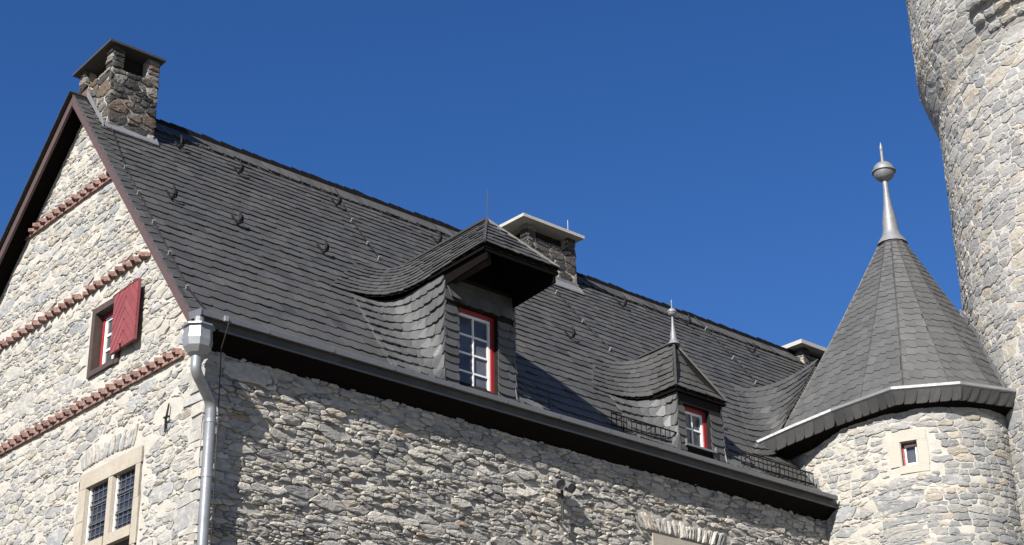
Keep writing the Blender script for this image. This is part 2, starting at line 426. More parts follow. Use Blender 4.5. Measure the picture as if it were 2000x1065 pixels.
# ---- dogtooth brick bands
def brick_mesh(name, a, b, h):
    m_ = MB().prism([(0, -a, 0), (-b, 0, 0), (0, a, 0), (b, 0, 0)], (0, 0, h)); me = mesh(name, m_.v, m_.f, 'brick'); return me
tooth = brick_mesh('brick', .086, .082, .046); flat_v = MB().box((-.03, -.112, 0), (.03, .112, .034)); flat = mesh('flat_brick', flat_v.v, flat_v.f, 'brick')
r = random.Random(3)
for z, y0, y1, string in bands:
    zz = z
    if string:
        y = y0+.02
        while y < y1:
            o = link('brick', flat, gw, (-.012+r.uniform(-.004, .004), y, zz-.018)); o.rotation_euler = (r.gauss(0, .012), r.gauss(0, .02), r.gauss(0, .02)); y += .236
        zz += .022
    for c in range(2):
        y = y0+(.095 if c else 0)
        while y < y1:
            if gable_in(-y, zz+.2) and not (string is False and r.random() < .03):
                o = link('brick', tooth, gw, (-.012+r.uniform(-.012, .010), y, zz+c*.051)); o.rotation_euler = (r.gauss(0, .02), r.gauss(0, .02), r.gauss(0, .07))
            y += .19
# ---- facade (plane y = 0, u = x, v = z)
FTOP = 9.06
FL = (7.21, 8.35, 5.0, 8.16)
fmap = lambda u, v, h: (u, -h, v)
fac_in = lambda u, v: -0.01 < u < 11.3 and v < FTOP and not (FL[0] < u < FL[1] and v < FL[3])
fw_ = sheet('facade_wall', (0.0, 11.3, 6.3, FTOP), .024, fmap, fac_in, .014, 5.0, 'facade_mortar', house, 9.)
MB().box((.05, 0, -.2), (17.6, .45, 6.3)).box((11.2, .02, 6.3), (17.6, .45, 9.1)).build('facade_base', 'facade_mortar', house)
MB().box((.2, 8.0, -.2), (17.6, 8.3, 9.3)).box((17.3, .2, -.2), (17.6, 8.2, 9.2)).build('rear_wall', 'facade_mortar', house)
FPAL = [(5, (.52, .49, .44)), (3, (.39, .378, .355)), (2.6, (.55, .495, .41)), (3, (.45, .433, .405)), (.2, (.43, .33, .25)), (4, (.61, .575, .51)), (1.4, (.26, .256, .25))]
r = random.Random(21)
def facade_stone_in(u, v):
    if FL[0]-.05 < u < FL[1]+.05 and v < FL[3]+.05: return False
    if 6.95 < u < 8.6 and FL[3] < v < FL[3]+.28: return False
    return .05 < u < 11.2 and v < FTOP-.01
masonry(fw_, (0.0, 11.2, 6.6, FTOP), fmap, facade_stone_in, FPAL, 'facade_stone', r, .052, 2.6, .005, .002, .044, .009, .10, skip=.03, spread=.50, wj=.95)
# quoins at the corner, shared by both faces
r = random.Random(31); z = 6.4; q = 0; ps = []
while z < 8.95:
    h = r.choice((.09, .13, .17, .22, .27))*r.uniform(.85, 1.15); a, b = (.30, .2) if r.random() < .5 else (.15, .34); a *= r.uniform(.6, 1.3); b *= r.uniform(.5, 1.3); o1, o2 = r.uniform(.008, .022), r.uniform(.012, .035)
    g = .012; pts = []
    for zz in (z+g+r.gauss(0, .008), z+h-g+r.gauss(0, .008)):
        pts += [(-o1+r.gauss(0, .006), b+r.gauss(0, .03), zz+r.gauss(0, .012)), (-o1+r.gauss(0, .01), -o2+.035, zz), (-o1+.03, -o2+r.gauss(0, .008), zz), (a, -o2+r.gauss(0, .012), zz), (a, .1, zz), (.1, b, zz)]
    f = [(5, 4, 3, 2, 1, 0), (6, 7, 8, 9, 10, 11)]+[(i, (i+1) % 6, 6+(i+1) % 6, 6+i) for i in range(6)]
    ps.append((pts, f, pick(GPAL, r))); z += h; q += 1
pieces(ps, 'quoin', gw, 'gable_stone', 40, 'quoins')
# flat arch of thin stones and sandstone lintel low on the facade
ps = []; u = 6.98
while u < 8.58:
    wd = r.uniform(.03, .08); k = (u-7.78)*.16
    g = stone([(u, FL[3]+.03), (u+wd, FL[3]+.03), (u+wd+k, FL[3]+.03+r.uniform(.18, .25)), (u+k, FL[3]+.03+r.uniform(.18, .25))], fmap, r, .006, .015, .06, .01, .06)
    if g: ps.append((g[0], g[1], pick(FPAL, r)))
    u += wd
pieces(ps, 'voussoir', fw_, 'facade_stone', 60, 'voussoirs')
fwin = link('facade_window', mesh('facade_window', *[(m_.v, m_.f) for m_ in [MB().box((FL[0], -.035, FL[3]-.2), (FL[1], .2, FL[3])).box((FL[0], -.035, 6.2), (FL[0]+.16, .2, FL[3]-.2)).box((FL[1]-.16, -.035, 6.2), (FL[1], .2, FL[3]-.2))]][0], 'sandstone'), house)
box('pane', (FL[0]+.15, .12, 6.2), (FL[1]-.15, .14, FL[3]-.19), 'glass', fwin)

# ---- roof: boarding, slates, ridge
roof = link('roof', mesh('roof', *(lambda m_: (m_.v, m_.f))(
    MB().prism([(XV+.03, -.16, zr(-.16)-.012), (XV+.03, RY, RZ-.012), (XV+.03, RY, RZ-.14), (XV+.03, -.16, zr(-.16)-.14)], (XE-XV, 0, 0))
        .prism([(XV+.03, RY+.001, RZ-.012), (XV+.03, 8.6, RZ-MB_*(8.6-RY)-.012), (XV+.03, 8.6, RZ-MB_*(8.6-RY)-.14), (XV+.03, RY+.001, RZ-.14)], (XE-XV, 0, 0))), 'under'), house)
tag(roof, 'steep roof of small dark grey slates')
D1 = dict(xl=3.53, xr=4.73, yd=0.0, x1=3.47, x2=4.79, ye=-.87, zef=11.15, zeb=10.95, xc=4.13, yp=-.15, zp=11.93, zrb=11.88, rx=.75, rt=.42, cl=.40)
D2 = dict(xl=7.90, xr=8.84, yd=0.0, x1=7.82, x2=8.92, ye=-.06, zef=10.46, zeb=10.42, xc=8.37, yp=.44, zp=11.42, zrb=11.38, rx=.70, rt=.45, cl=.35)
def in_dormer(p):
    for D in (D1, D2):
        if D['xl']-.02 < p[0] < D['xr']+.02 and D['yd']+.02 < p[1] < yr(D['zeb']): return True
        if D['zeb']-.05 < p[2] < D['zrb']-.05:
            wv = (p[2]-D['zeb'])/(D['zrb']-D['zeb'])
            if abs(p[0]-D['xc']) < (D['xc']-D['x1'])*(1-wv)+.02: return True
        # sweeps lie over the roof slates: leave only their outer margin
        if zr(D['yd']) < p[2] < D['zeb'] and D['xl']-.45 < p[0] < D['xr']+.45: return True
        if D['zeb'] <= p[2] < D['zrb']:
            wv = (p[2]-D['zeb'])/(D['zrb']-D['zeb'])
            if abs(p[0]-D['xc']) < (D['xc']-D['x1'])*(1-wv)+(D['rx']*(1-wv)+D['rt']*wv)*.45: return True
    return False
def skip_main(p):
    if in_dormer(p): return True
    if p[0] > 11.15 and p[1] < .9: return True
    if -.02 < p[0] < .74 and p[1] > 3.1: return True
    if 7.9 < p[0] < 8.97 and p[1] > 3.2: return True
    return False
ex = [.25*(.155/.25)**(i/30) for i in range(31)]; tot = sum(ex); Ls = (RY+.17-.16)*math.hypot(1, MS)
cum = np.concatenate([[0], np.cumsum(ex)])*Ls/tot
ylev = -.17+cum/math.hypot(1, MS)
G = [[onroof(x, y) for x in np.linspace(XV-.02, XE, 40)] for y in ylev]
r = random.Random(41)
ps = slating(G, .205, r, lift=.020, saw=.10, skip=skip_main)
pieces(ps, 'slate', roof, 'slate', 300, 'small_slates')
# verge slates: short steep courses along the edge, slightly raised
G = [[onroof(XV-.035+.0*i, y, .022) for i in range(1)]+[onroof(XV+.16, y+.05, .006)] for y in ylev]
pieces(slating(G, .2, r, lift=.012, saw=.05, outline=SL_SQ), 'verge_slate', roof, 'slate', 40, 'verge_slates')
# ridge course: large rounded slates lapped sideways, and the rear slates standing above the crest
G = [[onroof(x, y, .012) for x in np.linspace(.72, XE, 60)] for y in (RY-.25, RY-.02)]
pieces(slating(G, .19, r, lift=.03, saw=.35, outline=SL_ROUND), 'ridge_slate', roof, 'slate', 120, 'ridge_slates')
m_ = MB(); x = .76
while x < XE:
    wd = r.uniform(.14, .2); hh = r.uniform(.045, .07)
    if not 7.86 < x+wd < 9.05: m_.prism([(x, RY-.02, RZ-.03), (x+wd+.02, RY-.02, RZ-.03), (x+wd+.02, RY-.02-.01, RZ+hh), (x, RY-.02-.02, RZ+hh+r.uniform(0, .012))], (0, .02, 0))
    x += wd
tag(m_.build('ridge_edge', 'under', roof), kind='stuff')  # near-black instead of slate grey: shade of the averted side put into the colour
# rear slope covering (seen only at its verge)
rear = MB(); y = RY
while y < 8.5:
    z0 = RZ-MB_*(y-RY); rear.prism([(XV-.05, y, z0+.02), (XV-.05, y+.27, z0-.27*MB_+.035), (XV-.05, y+.27, z0-.27*MB_+.012), (XV-.05, y, z0+.004)], (XE-XV, 0, 0)); y += .22
rear.build('rear_slates', 'slate', roof, cols=(.07, .07, .071)); tag(roof.children[-1], kind='stuff')
# verge boards
vb = MB().prism([(XV-.0, -.10, zr(-.10)-.02), (XV, RY, RZ-.025), (XV, RY, RZ-.19), (XV, .02, zr(.02)-.19), (XV, -.06, zr(-.06)-.14)], (.035, 0, 0)).build('verge_board', 'board', house)
vb2 = MB().prism([(XV-.003, RY-.03, RZ-.05), (XV-.003, 8.5, RZ-MB_*(8.5-RY)-.03), (XV-.003, 8.5, RZ-MB_*(8.5-RY)-.20), (XV-.003, RY-.03, RZ-.20)], (.035, 0, 0)).build('verge_board', 'board', house)
# lining under the verge overhang
MB().prism([(XV+.04, -.1, zr(-.1)-.15), (XV+.04, RY, RZ-.15), (XV+.04, RY, RZ-.17), (XV+.04, -.1, zr(-.1)-.17)], (.24, 0, 0)).prism([(XV+.04, RY+.001, RZ-.15), (XV+.04, 8.5, RZ-MB_*(8.5-RY)-.15), (XV+.04, 8.5, RZ-MB_*(8.5-RY)-.17), (XV+.04, RY+.001, RZ-.17)], (.24, 0, 0)).build('verge_lining', 'soffit', house)

# ---- eaves: sloping cornice board, slated fascia, drip, box gutter
XG0, XG1 = -.30, 11.02
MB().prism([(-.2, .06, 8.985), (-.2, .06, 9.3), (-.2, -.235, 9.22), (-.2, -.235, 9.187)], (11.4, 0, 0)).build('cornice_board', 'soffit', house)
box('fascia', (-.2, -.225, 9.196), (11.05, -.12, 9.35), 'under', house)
fas = house.children[-1]
r = random.Random(51); ps = []; x = -.2
while x < 11.0:
    wd = r.uniform(.24, .29); b = wd*.16
    pl = [(x, 9.325), (x-.0, 9.205), (x+wd*.5, 9.203), (x+wd*.92, 9.205), (x+wd+.005, 9.235), (x+wd+.03, 9.28), (x+wd+.03, 9.325)]
    t0, t1 = -.232, -.252; lf = r.uniform(0, .006)
    n = len(pl); v = [(a, t1-lf+(.012 if a < x+.02 else 0), z) for a, z in pl]+[(a, t0, z) for a, z in pl]
    ps.append((v, [tuple(range(n))]+[((i+1) % n, i, n+i, n+(i+1) % n) for i in range(n)], pick(SL_COL, r, .1))); x += wd
pieces(ps, 'slate', fas, 'slate', 60, 'fascia_slates')
MB().box((.0, -.268, 9.188), (11.12, -.20, 9.200)).build('drip_edge', 'zinc', house)
prof = [(-.10, 9.40), (-.12, 9.335), (-.20, 9.325), (-.318, 9.287), (-.333, 9.29), (-.338, 9.35), (-.330, 9.357), (-.322, 9.35), (-.318, 9.31), (-.20, 9.335), (-.125, 9.35), (-.105, 9.40)]
gut = MB().prism([(XG0, a, b) for a, b in prof], (XG1-XG0, 0, 0)).build('gutter', 'zinc', house)
MB().prism([(XG0-.006, a, b) for a, b in [(-.06, 9.40), (-.10, 9.30), (-.30, 9.262), (-.342, 9.285), (-.344, 9.362)]], (.012, 0, 0)).build('end_cap', 'zinc', gut)
x = .6
for i in range(12):
    MB().box((x, -.341, 9.295), (x+.03, -.3385, 9.348)).build('joint', 'zinc', gut); x += .92

# ---- dormers
def dormer(D, name, label, big):
    d = tag(link(name, None, house, (D['xc'], D['yd'], zr(D['yd']))), label); d.empty_display_size = .3
    dl = d.location.copy()
    r = random.Random(61 if big else 71)
    zeb, zrb, xc = D['zeb'], D['zrb'], D['xc']
    allp = []; core = []
    for sgn in (1, -1):
        X = lambda x: x if sgn > 0 else 2*xc-x
        # roof slope with its swept valley
        K = 9 if big else 8; N = 34; G = []
        for k in range(K+1):
            wv = k/K; z = zeb+(zrb-zeb)*wv; ym = yr(z); xd = D['x1']+(xc-D['x1'])*wv
            rx = D['rx']*(1-wv)+D['rt']*wv; ry = min(rx, (ym-D['ye'])*.5)
            yf = D['ye']+(D['yp']-D['ye'])*wv; zf = D['zef']+(D['zp']-D['zef'])*wv
            if not big: zf += -.10*math.sin(math.pi*wv)*.6; 
            xdf = xd-(0 if big else .05*math.sin(math.pi*wv))
            pts = [(xd-rx-.22, ym, z)]+bez((xd-rx, ym, z), (xd-.01, ym+.02*0, z), (xd, ym-ry, z+(zf-z)*.35), 12)[0:]+[(xd*.4+xdf*.6, yf+(ym-ry-yf)*.5, z+(zf-z)*.7), (xdf, yf, zf)]
            G.append(resample([(X(a), b, c) for a, b, c in pts], N))
        G = np.array(G)+NR*.012
        rows = G
        bend = lambda t: .55 if .05 < t < .5 else 1.0
        allp += slating(rows, .19 if big else .17, r, lift=.022, saw=.16, wfun=bend, flip=sgn, mirror=sgn < 0)
        core.append((rows, sgn))
        # cheek swept out of the roof
        K = 9 if big else 5; G = []
        z0 = zr(D['yd'])+.0; zt = zeb-.015
        for k in range(K+1):
            wv = k/K; z = z0+(zt-z0)*wv; ym = max(yr(z), D['yd']-.14); xw = D['xl']
            ze = z+max(0, ym-D['yd'])*D['cl']*(1-.78*wv)
            rx = .62*(1-.3*wv); ry = max(min(rx*1.0, (ym-D['yd'])*.9), 0.0)
            if ym <= D['yd']+.02: pts = [(xw-rx-.25, ym, z), (xw-rx*.5, ym, z), (xw, D['yd']-.001, z)]
            else: pts = [(xw-rx-.25, ym, z)]+bez((xw-rx, ym, z), (xw, ym, z+.01), (xw, ym-ry, z+(ze-z)*.5), 12)+[(xw, D['yd'], ze)]
            G.append(resample([(X(a), b, c) for a, b, c in pts], 26))
        G = np.array(G)+NR*.010
        cp = [(3, (.118, .120, .122)), (2, (.110, .112, .114)), (2, (.126, .128, .131)), (.6, (.102, .103, .104))]  # paler, bluer than the roof slates: sun and sky light put into the colour
        allp += slating(G, .13, r, lift=.036, saw=.10, outline=SL_OUT, thick=.022, cvar=.05, pal=cp, flip=sgn, mirror=sgn < 0)
        core.append((G, sgn))
    # front hip
    K = 7 if big else 6; G = []
    for k in range(K+1):
        wv = k/K; y = D['ye']+(D['yp']-D['ye'])*wv; z = D['zef']+(D['zp']-D['zef'])*wv
        if not big: y += .10*math.sin(math.pi*wv); z -= .03*math.sin(math.pi*wv)
        xa = D['x1']+(xc-D['x1'])*wv; xb = 2*xc-xa
        G.append([(xa+(xb-xa)*t, y, z) for t in np.linspace(0, 1, 8)])
    allp += slating(np.array(G), .16, r, lift=.022, saw=.16); core.append((np.array(G), 1))
    pieces(allp, 'slate', d, 'slate', 260, 'small_slates')
    for G, s in core: tag(loft(G, 'roof_boarding', 'under', d, -.012, s))
    # hip and ridge cappings of slate / lead
    rg = MB(); zb = zrb
    rg.bar((xc, yr(zb)+.1, zb+.02), (xc, D['yp'], D['zp']+.028), .07, .03); rg.build('ridge_strip', 'slate', d, cols=(.06, .059, .057))
    hp = MB()
    for xe in (D['x1'], 2*xc-D['x1']): hp.bar((xe, D['ye'], D['zef']+.02), (xc, D['yp'], D['zp']+.03), .035, .03)
    hp.build('hip_strip', 'slate', d, cols=(.05, .049, .047))
    # soffit, front wall, reveal
    yd, xl, xr = D['yd'], D['xl'], D['xr']
    zt = D['zef']-.02
    W0, W1, Z0, Z1 = D['win']
    if big:
        zs = D['zef']
        # lining follows the underside of the hood, open towards the front
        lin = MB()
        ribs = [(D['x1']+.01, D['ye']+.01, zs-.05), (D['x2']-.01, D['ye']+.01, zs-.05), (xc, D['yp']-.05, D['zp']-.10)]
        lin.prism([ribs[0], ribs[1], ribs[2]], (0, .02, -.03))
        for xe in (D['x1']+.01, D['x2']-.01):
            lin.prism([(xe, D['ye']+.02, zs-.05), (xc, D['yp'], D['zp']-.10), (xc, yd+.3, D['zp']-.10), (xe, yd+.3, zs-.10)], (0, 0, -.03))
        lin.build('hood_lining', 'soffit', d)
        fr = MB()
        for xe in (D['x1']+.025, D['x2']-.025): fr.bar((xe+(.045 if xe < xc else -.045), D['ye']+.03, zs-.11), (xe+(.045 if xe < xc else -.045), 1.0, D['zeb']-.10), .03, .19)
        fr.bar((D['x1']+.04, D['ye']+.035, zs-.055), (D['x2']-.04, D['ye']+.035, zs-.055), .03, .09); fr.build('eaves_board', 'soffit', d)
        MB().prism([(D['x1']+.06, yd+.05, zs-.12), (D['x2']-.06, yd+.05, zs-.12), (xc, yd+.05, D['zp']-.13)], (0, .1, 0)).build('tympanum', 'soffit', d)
        for xb, ln in ((xl+.12, -.72),):
            MB().bar((xb, .10, zs-.17), (xb, ln, zs-.125), .12, .13).build('beam', 'beam', d)
        zt = zs-.10
    else:
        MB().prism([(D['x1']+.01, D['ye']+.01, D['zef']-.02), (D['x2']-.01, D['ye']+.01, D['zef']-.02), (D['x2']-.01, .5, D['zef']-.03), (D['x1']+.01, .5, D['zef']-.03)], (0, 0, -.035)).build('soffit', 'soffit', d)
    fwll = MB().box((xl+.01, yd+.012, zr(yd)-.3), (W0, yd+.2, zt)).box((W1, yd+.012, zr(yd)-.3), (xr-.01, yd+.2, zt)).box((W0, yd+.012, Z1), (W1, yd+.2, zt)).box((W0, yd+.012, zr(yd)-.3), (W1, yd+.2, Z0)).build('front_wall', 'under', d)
    fp = []
    cp = [(3, (.085, .087, .09)), (2, (.075, .076, .078)), (2, (.1, .102, .106))]
    for xa, xb in ((xl-.015, W0+.012), (W1-.012, xr+.015)):
        zz = Z0-.12; rows = []
        while zz < min(Z1+.02, zt): rows.append([(xa+(xb-xa)*t, yd+.004, zz) for t in (0, .5, 1)]); zz += .115
        fp += slating(np.array(rows), (xb-xa)*1.02, random.Random(5), lift=.02, saw=.0, outline=[(0, 1.2), (0, .2), (.12, .06), (.35, .0), (.65, .0), (.88, .06), (1, .2), (1, 1.2)], pal=cp)
    rows = []; zz = Z1+.01
    while zz < zt-.02: rows.append([(xl+.0+(xr-xl)*t, yd+.004, zz) for t in (0, .5, 1)]); zz += .16
    if len(rows) > 1: fp += slating(np.array(rows), .2, r, lift=.014, saw=.05, pal=cp)
    pieces(fp, 'front_slate', d, 'slate', 60, 'front_slates')
    # window: red frame, white casement with glazing bars and panes
    yw = yd+(.115 if big else .12)
    fr = MB(); t = .055
    fr.box((W0, yw-.02, Z0), (W0+t, yw+.08, Z1)).box((W1-t, yw-.02, Z0), (W1, yw+.08, Z1)).box((W0+t, yw-.02, Z1-t), (W1-t, yw+.08, Z1)).box((W0+t, yw-.02, Z0), (W1-t, yw+.08, Z0+.04))
    fr.build('window_frame', 'red', d)
    a0, a1, b0, b1 = W0+t+.004, W1-t-.004, Z0+.044, Z1-t-.004
    c = .036; yc = yw+.018
    cs = MB().box((a0, yc-.02, b0), (a0+c, yc+.03, b1)).box((a1-c, yc-.02, b0), (a1, yc+.03, b1)).box((a0+c, yc-.02, b1-c), (a1-c, yc+.03, b1)).box((a0+c, yc-.02, b0), (a1-c, yc+.03, b0+c)).build('casement', 'white', d)
    nx, nz = D['panes']; ww = (a1-a0-2*c); hh = (b1-b0-2*c)
    for i in range(1, nx): box('glazing_bar', (a0+c+ww*i/nx-.013, yc-.018, b0+c), (a0+c+ww*i/nx+.013, yc+.02, b1-c), 'white', d)
    for j in range(1, nz): box('glazing_bar', (a0+c, yc-.016, b0+c+hh*j/nz-.012), (a1-c, yc+.018, b0+c+hh*j/nz+.012), 'white', d)
    for i in range(nx):
        for j in range(nz):
            box('pane', (a0+c+ww*i/nx+.002, yc+.004, b0+c+hh*j/nz+.002), (a0+c+ww*(i+1)/nx-.002, yc+.009, b0+c+hh*(j+1)/nz-.002), 'glass', d)
    box('interior', (W0, yw+.3, Z0), (W1, yw+.32, Z1), 'dark', d)
    if not big:
        MB().prism([(W0-.03, yd-.05, Z0-.005), (W0-.03, yw, Z0+.02), (W0-.03, yw, Z0-.02), (W0-.03, yd-.055, Z0-.04)], (W1-W0+.06, 0, 0)).build('sill', 'zinc', d)
        MB().box((W0-.032, yd-.055, Z0-.04), (W0-.028, yd+.02, Z0+.06)).box((W1+.028, yd-.055, Z0-.04), (W1+.032, yd+.02, Z0+.06)).build('sill_end', 'zinc', d)
    else:
        # slated brackets under the hood
        MB().prism([(xl+.01, yd-.02, Z1+.24), (xl+.34, yd-.02, Z1+.01), (xl+.24, yd-.10, Z1+.015), (xl+.02, yd-.11, Z1+.02)], (0, .016, 0)).build('bracket_slate', 'slate', d, cols=(.085, .087, .09))
    # strip of lead where cheek meets hood
    return d
D1['win'] = (3.755, 4.455, 9.45, 10.66); D1['panes'] = (2, 4)
D2['win'] = (8.03, 8.60, 9.64, 10.27); D2['panes'] = (2, 2)
d1 = dormer(D1, 'dormer', 'larger dormer with projecting hipped hood and tall white window', True)
d2 = dormer(D2, 'dormer', 'smaller hipped dormer crowned by a lead finial', False)

def finial(c, sc, parent, name='finial'):
    prof = [(.25, -.06), (.22, .0), (.155, .09), (.125, .2), (.12, .34), (.095, .5), (.065, .68), (.046, .92), (.042, 1.12)]
    f = MB().lathe(c, [(a*sc, b*sc) for a, b in prof], 14).build(name, 'lead', parent); shade_auto(f, 50)
    b = MB().lathe((c[0], c[1], c[2]+1.27*sc), [(.175*sc*math.cos(t)+.001, .18*sc*math.sin(t)) for t in np.linspace(-1.5, -.05, 8)]+[(.196*sc, -.012*sc), (.196*sc, .018*sc)]+[(.175*sc*math.cos(t)+.001, .18*sc*math.sin(t)) for t in np.linspace(.1, 1.5, 8)], 20).build('ball', 'lead', f); shade_auto(b, 30)
    t = MB().lathe((c[0], c[1], c[2]+1.4*sc), [(.028*sc, 0), (.026*sc, .28*sc), (.03*sc, .29*sc), (.03*sc, .31*sc), (.004*sc, .42*sc)], 8).build('spike', 'lead', f); shade_auto(t, 40)
finial((D2['xc'], D2['yp'], D2['zp']+.01), .40, d2)
MB().tube([(D1['xc'], D1['yp']-.0, D1['zp']), (D1['xc']+.02, D1['yp'], D1['zp']+.48)], .006, 5).build('lightning_rod', 'wire', d1)

# ---- chimneys
CPAL = [(6, (.075, .073, .071)), (3, (.13, .118, .108)), (1.2, (.19, .145, .11)), (2.5, (.24, .225, .208)), (1, (.32, .285, .26)), (.2, (.19, .12, .10))]
def chimney(x0, x1, y0, y1, z0, zo, z1, pil, name, label, cap, size, pal, seed, lim):
    ch = tag(link(name, None, house, ((x0+x1)/2, (y0+y1)/2, z0)), label); ch.empty_display_size = .3
    core = MB().box((x0, y0, z0), (x1, y1, zo))
    for a in (x0, x1-pil):
        for b in (y0, y1-pil): core.box((a, b, zo), (a+pil, b+pil, z1))
    core.box((x0+pil+.04, y0+pil+.04, zo), (x1-pil-.04, y1-pil-.04, zo+.01))
    core.build('core', 'chimney_mortar', ch)
    box('shade_block', (x0+.16, y0+.16, zo+.011), (x1-.16, y1-.16, z1-.01), 'beam', ch)  # solid dark block added so the openings under the cap read as shade
    r = random.Random(seed); allps = []
    faces = [((x0, x1), lambda u, v, h: (u, y0-h, v)), ((-y1, -y0), lambda u, v, h: (x0-h, -u, v)), ((y0, y1), lambda u, v, h: (x1+h, u, v)), ((-x1, -x0), lambda u, v, h: (-u, y1+h, v))]
    for (a, b), fm in faces:
        for poly in cells(a, b, z0, zo, size, 1.6, r, spread=.35, wj=.8):
            P = np.array(poly); P[:, 0] = np.clip(P[:, 0], a-.015, b+.015); P[:, 1] = np.clip(P[:, 1], z0, zo+.01); c = P.mean(0)
            if fm((a+b)/2, c[1], 0)[0] == x0 and P[:, 1].min() < zr(min(-P[:, 0].max(), RY))+.02 and c[1] < RZ+.05: continue
            if (P[:, 0].max()-P[:, 0].min()) < .05 or (P[:, 1].max()-P[:, 1].min()) < .03: continue
            g = stone([tuple(p) for p in P], fm, r, .013, .010, .030, .010, .05)
            if g: allps.append((g[0], g[1], pick(pal, r, .2)))
        for ua in (a, b-pil):                      # corner piers stone by stone
            z = zo
            while z < z1-.03:
                h = min(r.uniform(.07, .12), z1-z)
                g = stone([(ua-.012, z), (ua+pil+.012, z), (ua+pil+.012, z+h), (ua-.012, z+h)], fm, r, .01, .01, .03, .012, .05)
                if g: allps.append((g[0], g[1], pick(pal, r, .2)))
                z += h
    pieces(allps, 'stone', ch, 'chimney_stone', lim, 'small_stones')
    cap(ch); return ch
def cap1(ch):
    MB().prism([(-.085, 2.965, 14.60), (.80, 2.965, 14.60), (.80, 4.06, 14.52), (-.085, 4.06, 14.52)], (0, 0, .035)).build('cap', 'cap_dark', ch)
ch1 = chimney(.02, .74, 3.05, 4.0, 13.1, 14.25, 14.60, .17, 'chimney', 'sooty stone chimney with thin dark cap on the gable apex', cap1, .125, CPAL, 81, 160)
def cap2(ch):
    MB().box((7.66, 3.0, 14.35), (9.06, 4.25, 14.405)).build('cap', 'concrete', ch)
    MB().tube([(8.72, 3.05, 14.40), (8.72, 3.05, 14.62)], .006, 5).build('lightning_rod', 'clamp', ch)
ch2 = chimney(7.90, 8.98, 3.17, 4.05, 12.9, 14.12, 14.36, .17, 'chimney', 'brown stone chimney with pale concrete slab beside the large dormer', cap2, .18, [(3, (.12, .108, .10)), (1.4, (.18, .14, .12)), (3, (.085, .08, .078)), (1, (.25, .21, .185))], 82, 120)
def cap3(ch): MB().box((15.0, 3.2, 13.98+.06), (16.4, 4.4, 14.12)).build('cap', 'concrete', ch)
ch3 = chimney(15.2, 16.2, 3.35, 4.1, 12.9, 13.9, 14.05, .17, 'chimney', 'chimney with pale slab half hidden behind the turret roof', cap3, .15, CPAL, 83, 20)
# lead flashings
lf = MB(); lf.prism([onroof(-.03, 3.0, .035), onroof(.80, 3.0, .035), onroof(.80, 3.09, .05), onroof(-.03, 3.09, .05)], (0, 0, .02))
lf.prism([(-.035, 3.02, zr(3.02)+.02), (-.035, RY, RZ+.02), (-.035, RY, RZ+.13), (-.035, 3.02, zr(3.02)+.10)], (-.012, 0, 0)); lf.build('flashing', 'lead', ch1)
lf = MB(); lf.prism([onroof(7.85, 3.05, .035), onroof(9.04, 3.05, .035), onroof(9.04, 3.16, .05), onroof(7.85, 3.16, .05)], (0, 0, .02))
lf.prism([(7.86, 3.135, zr(3.13)), (9.02, 3.135, zr(3.13)), (9.0, 3.12, zr(3.13)+.14), (7.87, 3.12, zr(3.13)+.14)], (0, .02, 0)); lf.build('flashing', 'lead', ch2)

# ---- roof hooks, lightning wires, snow guards
hk = MB(); e = np.array([0, math.cos(math.atan(MS)), math.sin(math.atan(MS))])
def rp(a, b, h): return np.array([a, 0, 0])+e*b+NR*h
hk.bar(rp(0, .16, .03), rp(0, -.03, .035), .028, .008, NR); hk.tube([rp(0, -.03, .035), rp(.0, -.05, .06), rp(.0, -.035, .10), rp(0, .02, .135), rp(0, .06, .15)], [.014, .016, .016, .013, .008], 6)
hk.tube([rp(.045, .0, .035), rp(.045, -.02, .06), rp(.045, .0, .10), rp(.045, .04, .12)], [.009, .012, .011, .006], 6)
hkm = mesh('roof_hook', [tuple(1.25*c for c in p) for p in hk.v], hk.f, 'iron')
for x, y in [(2.11, 3.04), (.43, 1.91), (1.41, 1.84), (1.18, 3.15), (3.9, 3.11), (2.81, 1.84), (5.83, 3.07), (7.43, 1.77), (10.01, 3.14), (11.81, 3.3), (13.37, 3.14)]:
    link('roof_hook', hkm, house, tuple(onroof(x, y)))
cl = MB().box((-.012, -.012, 0), (.012, .012, .046)).box((-.02, -.012, .043), (.02, .012, .062)); clm = mesh('clamp', cl.v, cl.f, 'clamp')
for pts in [[(0.04, 3.0), (-.10, 2.21), (-.11, 1.77), (-.13, 1.28), (-.15, .79), (-.17, .28), (-.04, -.10), (.02, -.2)], [(4.16, 3.53), (4.01, 2.83), (3.98, 2.38), (4.0, 2.12)],
            [(8.26, 3.08), (8.19, 2.84), (8.21, 2.27), (8.33, 1.79)], [(12.35, 3.58), (12.4, 3.35), (12.37, 2.73), (12.34, 2.23)]]:
    wr = MB().tube([onroof(a, b, .055) for a, b in pts], .0085, 5).build('lightning_wire', 'wire', house)
    for a, b in pts[1:-2] if len(pts) > 5 else pts[1:]:
        o = link('clamp', clm, wr, tuple(onroof(a, b, .012))); o.rotation_euler = (math.atan(MS), 0, 0)
def guard(x0, x1, y):
    g = MB().bar(onroof(x0, y, .05)+np.array([0, 0, .19]), onroof(x1, y, .05)+np.array([0, 0, .19]), .02, .014).bar(onroof(x0, y, .05)+np.array([0, 0, .02]), onroof(x1, y, .05)+np.array([0, 0, .02]), .02, .014).build('snow_guard', 'iron', house)
    b = MB().box((-.005, -.004, 0), (.005, .004, .19)); bm = mesh('guard_bar', b.v, b.f, 'iron')
    x = x0
    while x <= x1: link('bar', bm, g, tuple(onroof(x, y, .05))); x += .098
    x = x0+.25
    while x < x1:
        MB().tube([onroof(x, y, .02), onroof(x, y, .05)+np.array([0, 0, .2]), onroof(x, y+.15, .03)], .010, 6).build('bracket', 'iron', g); x += .62
guard(6.55, 7.86, .06); guard(9.25, 10.92, .06)
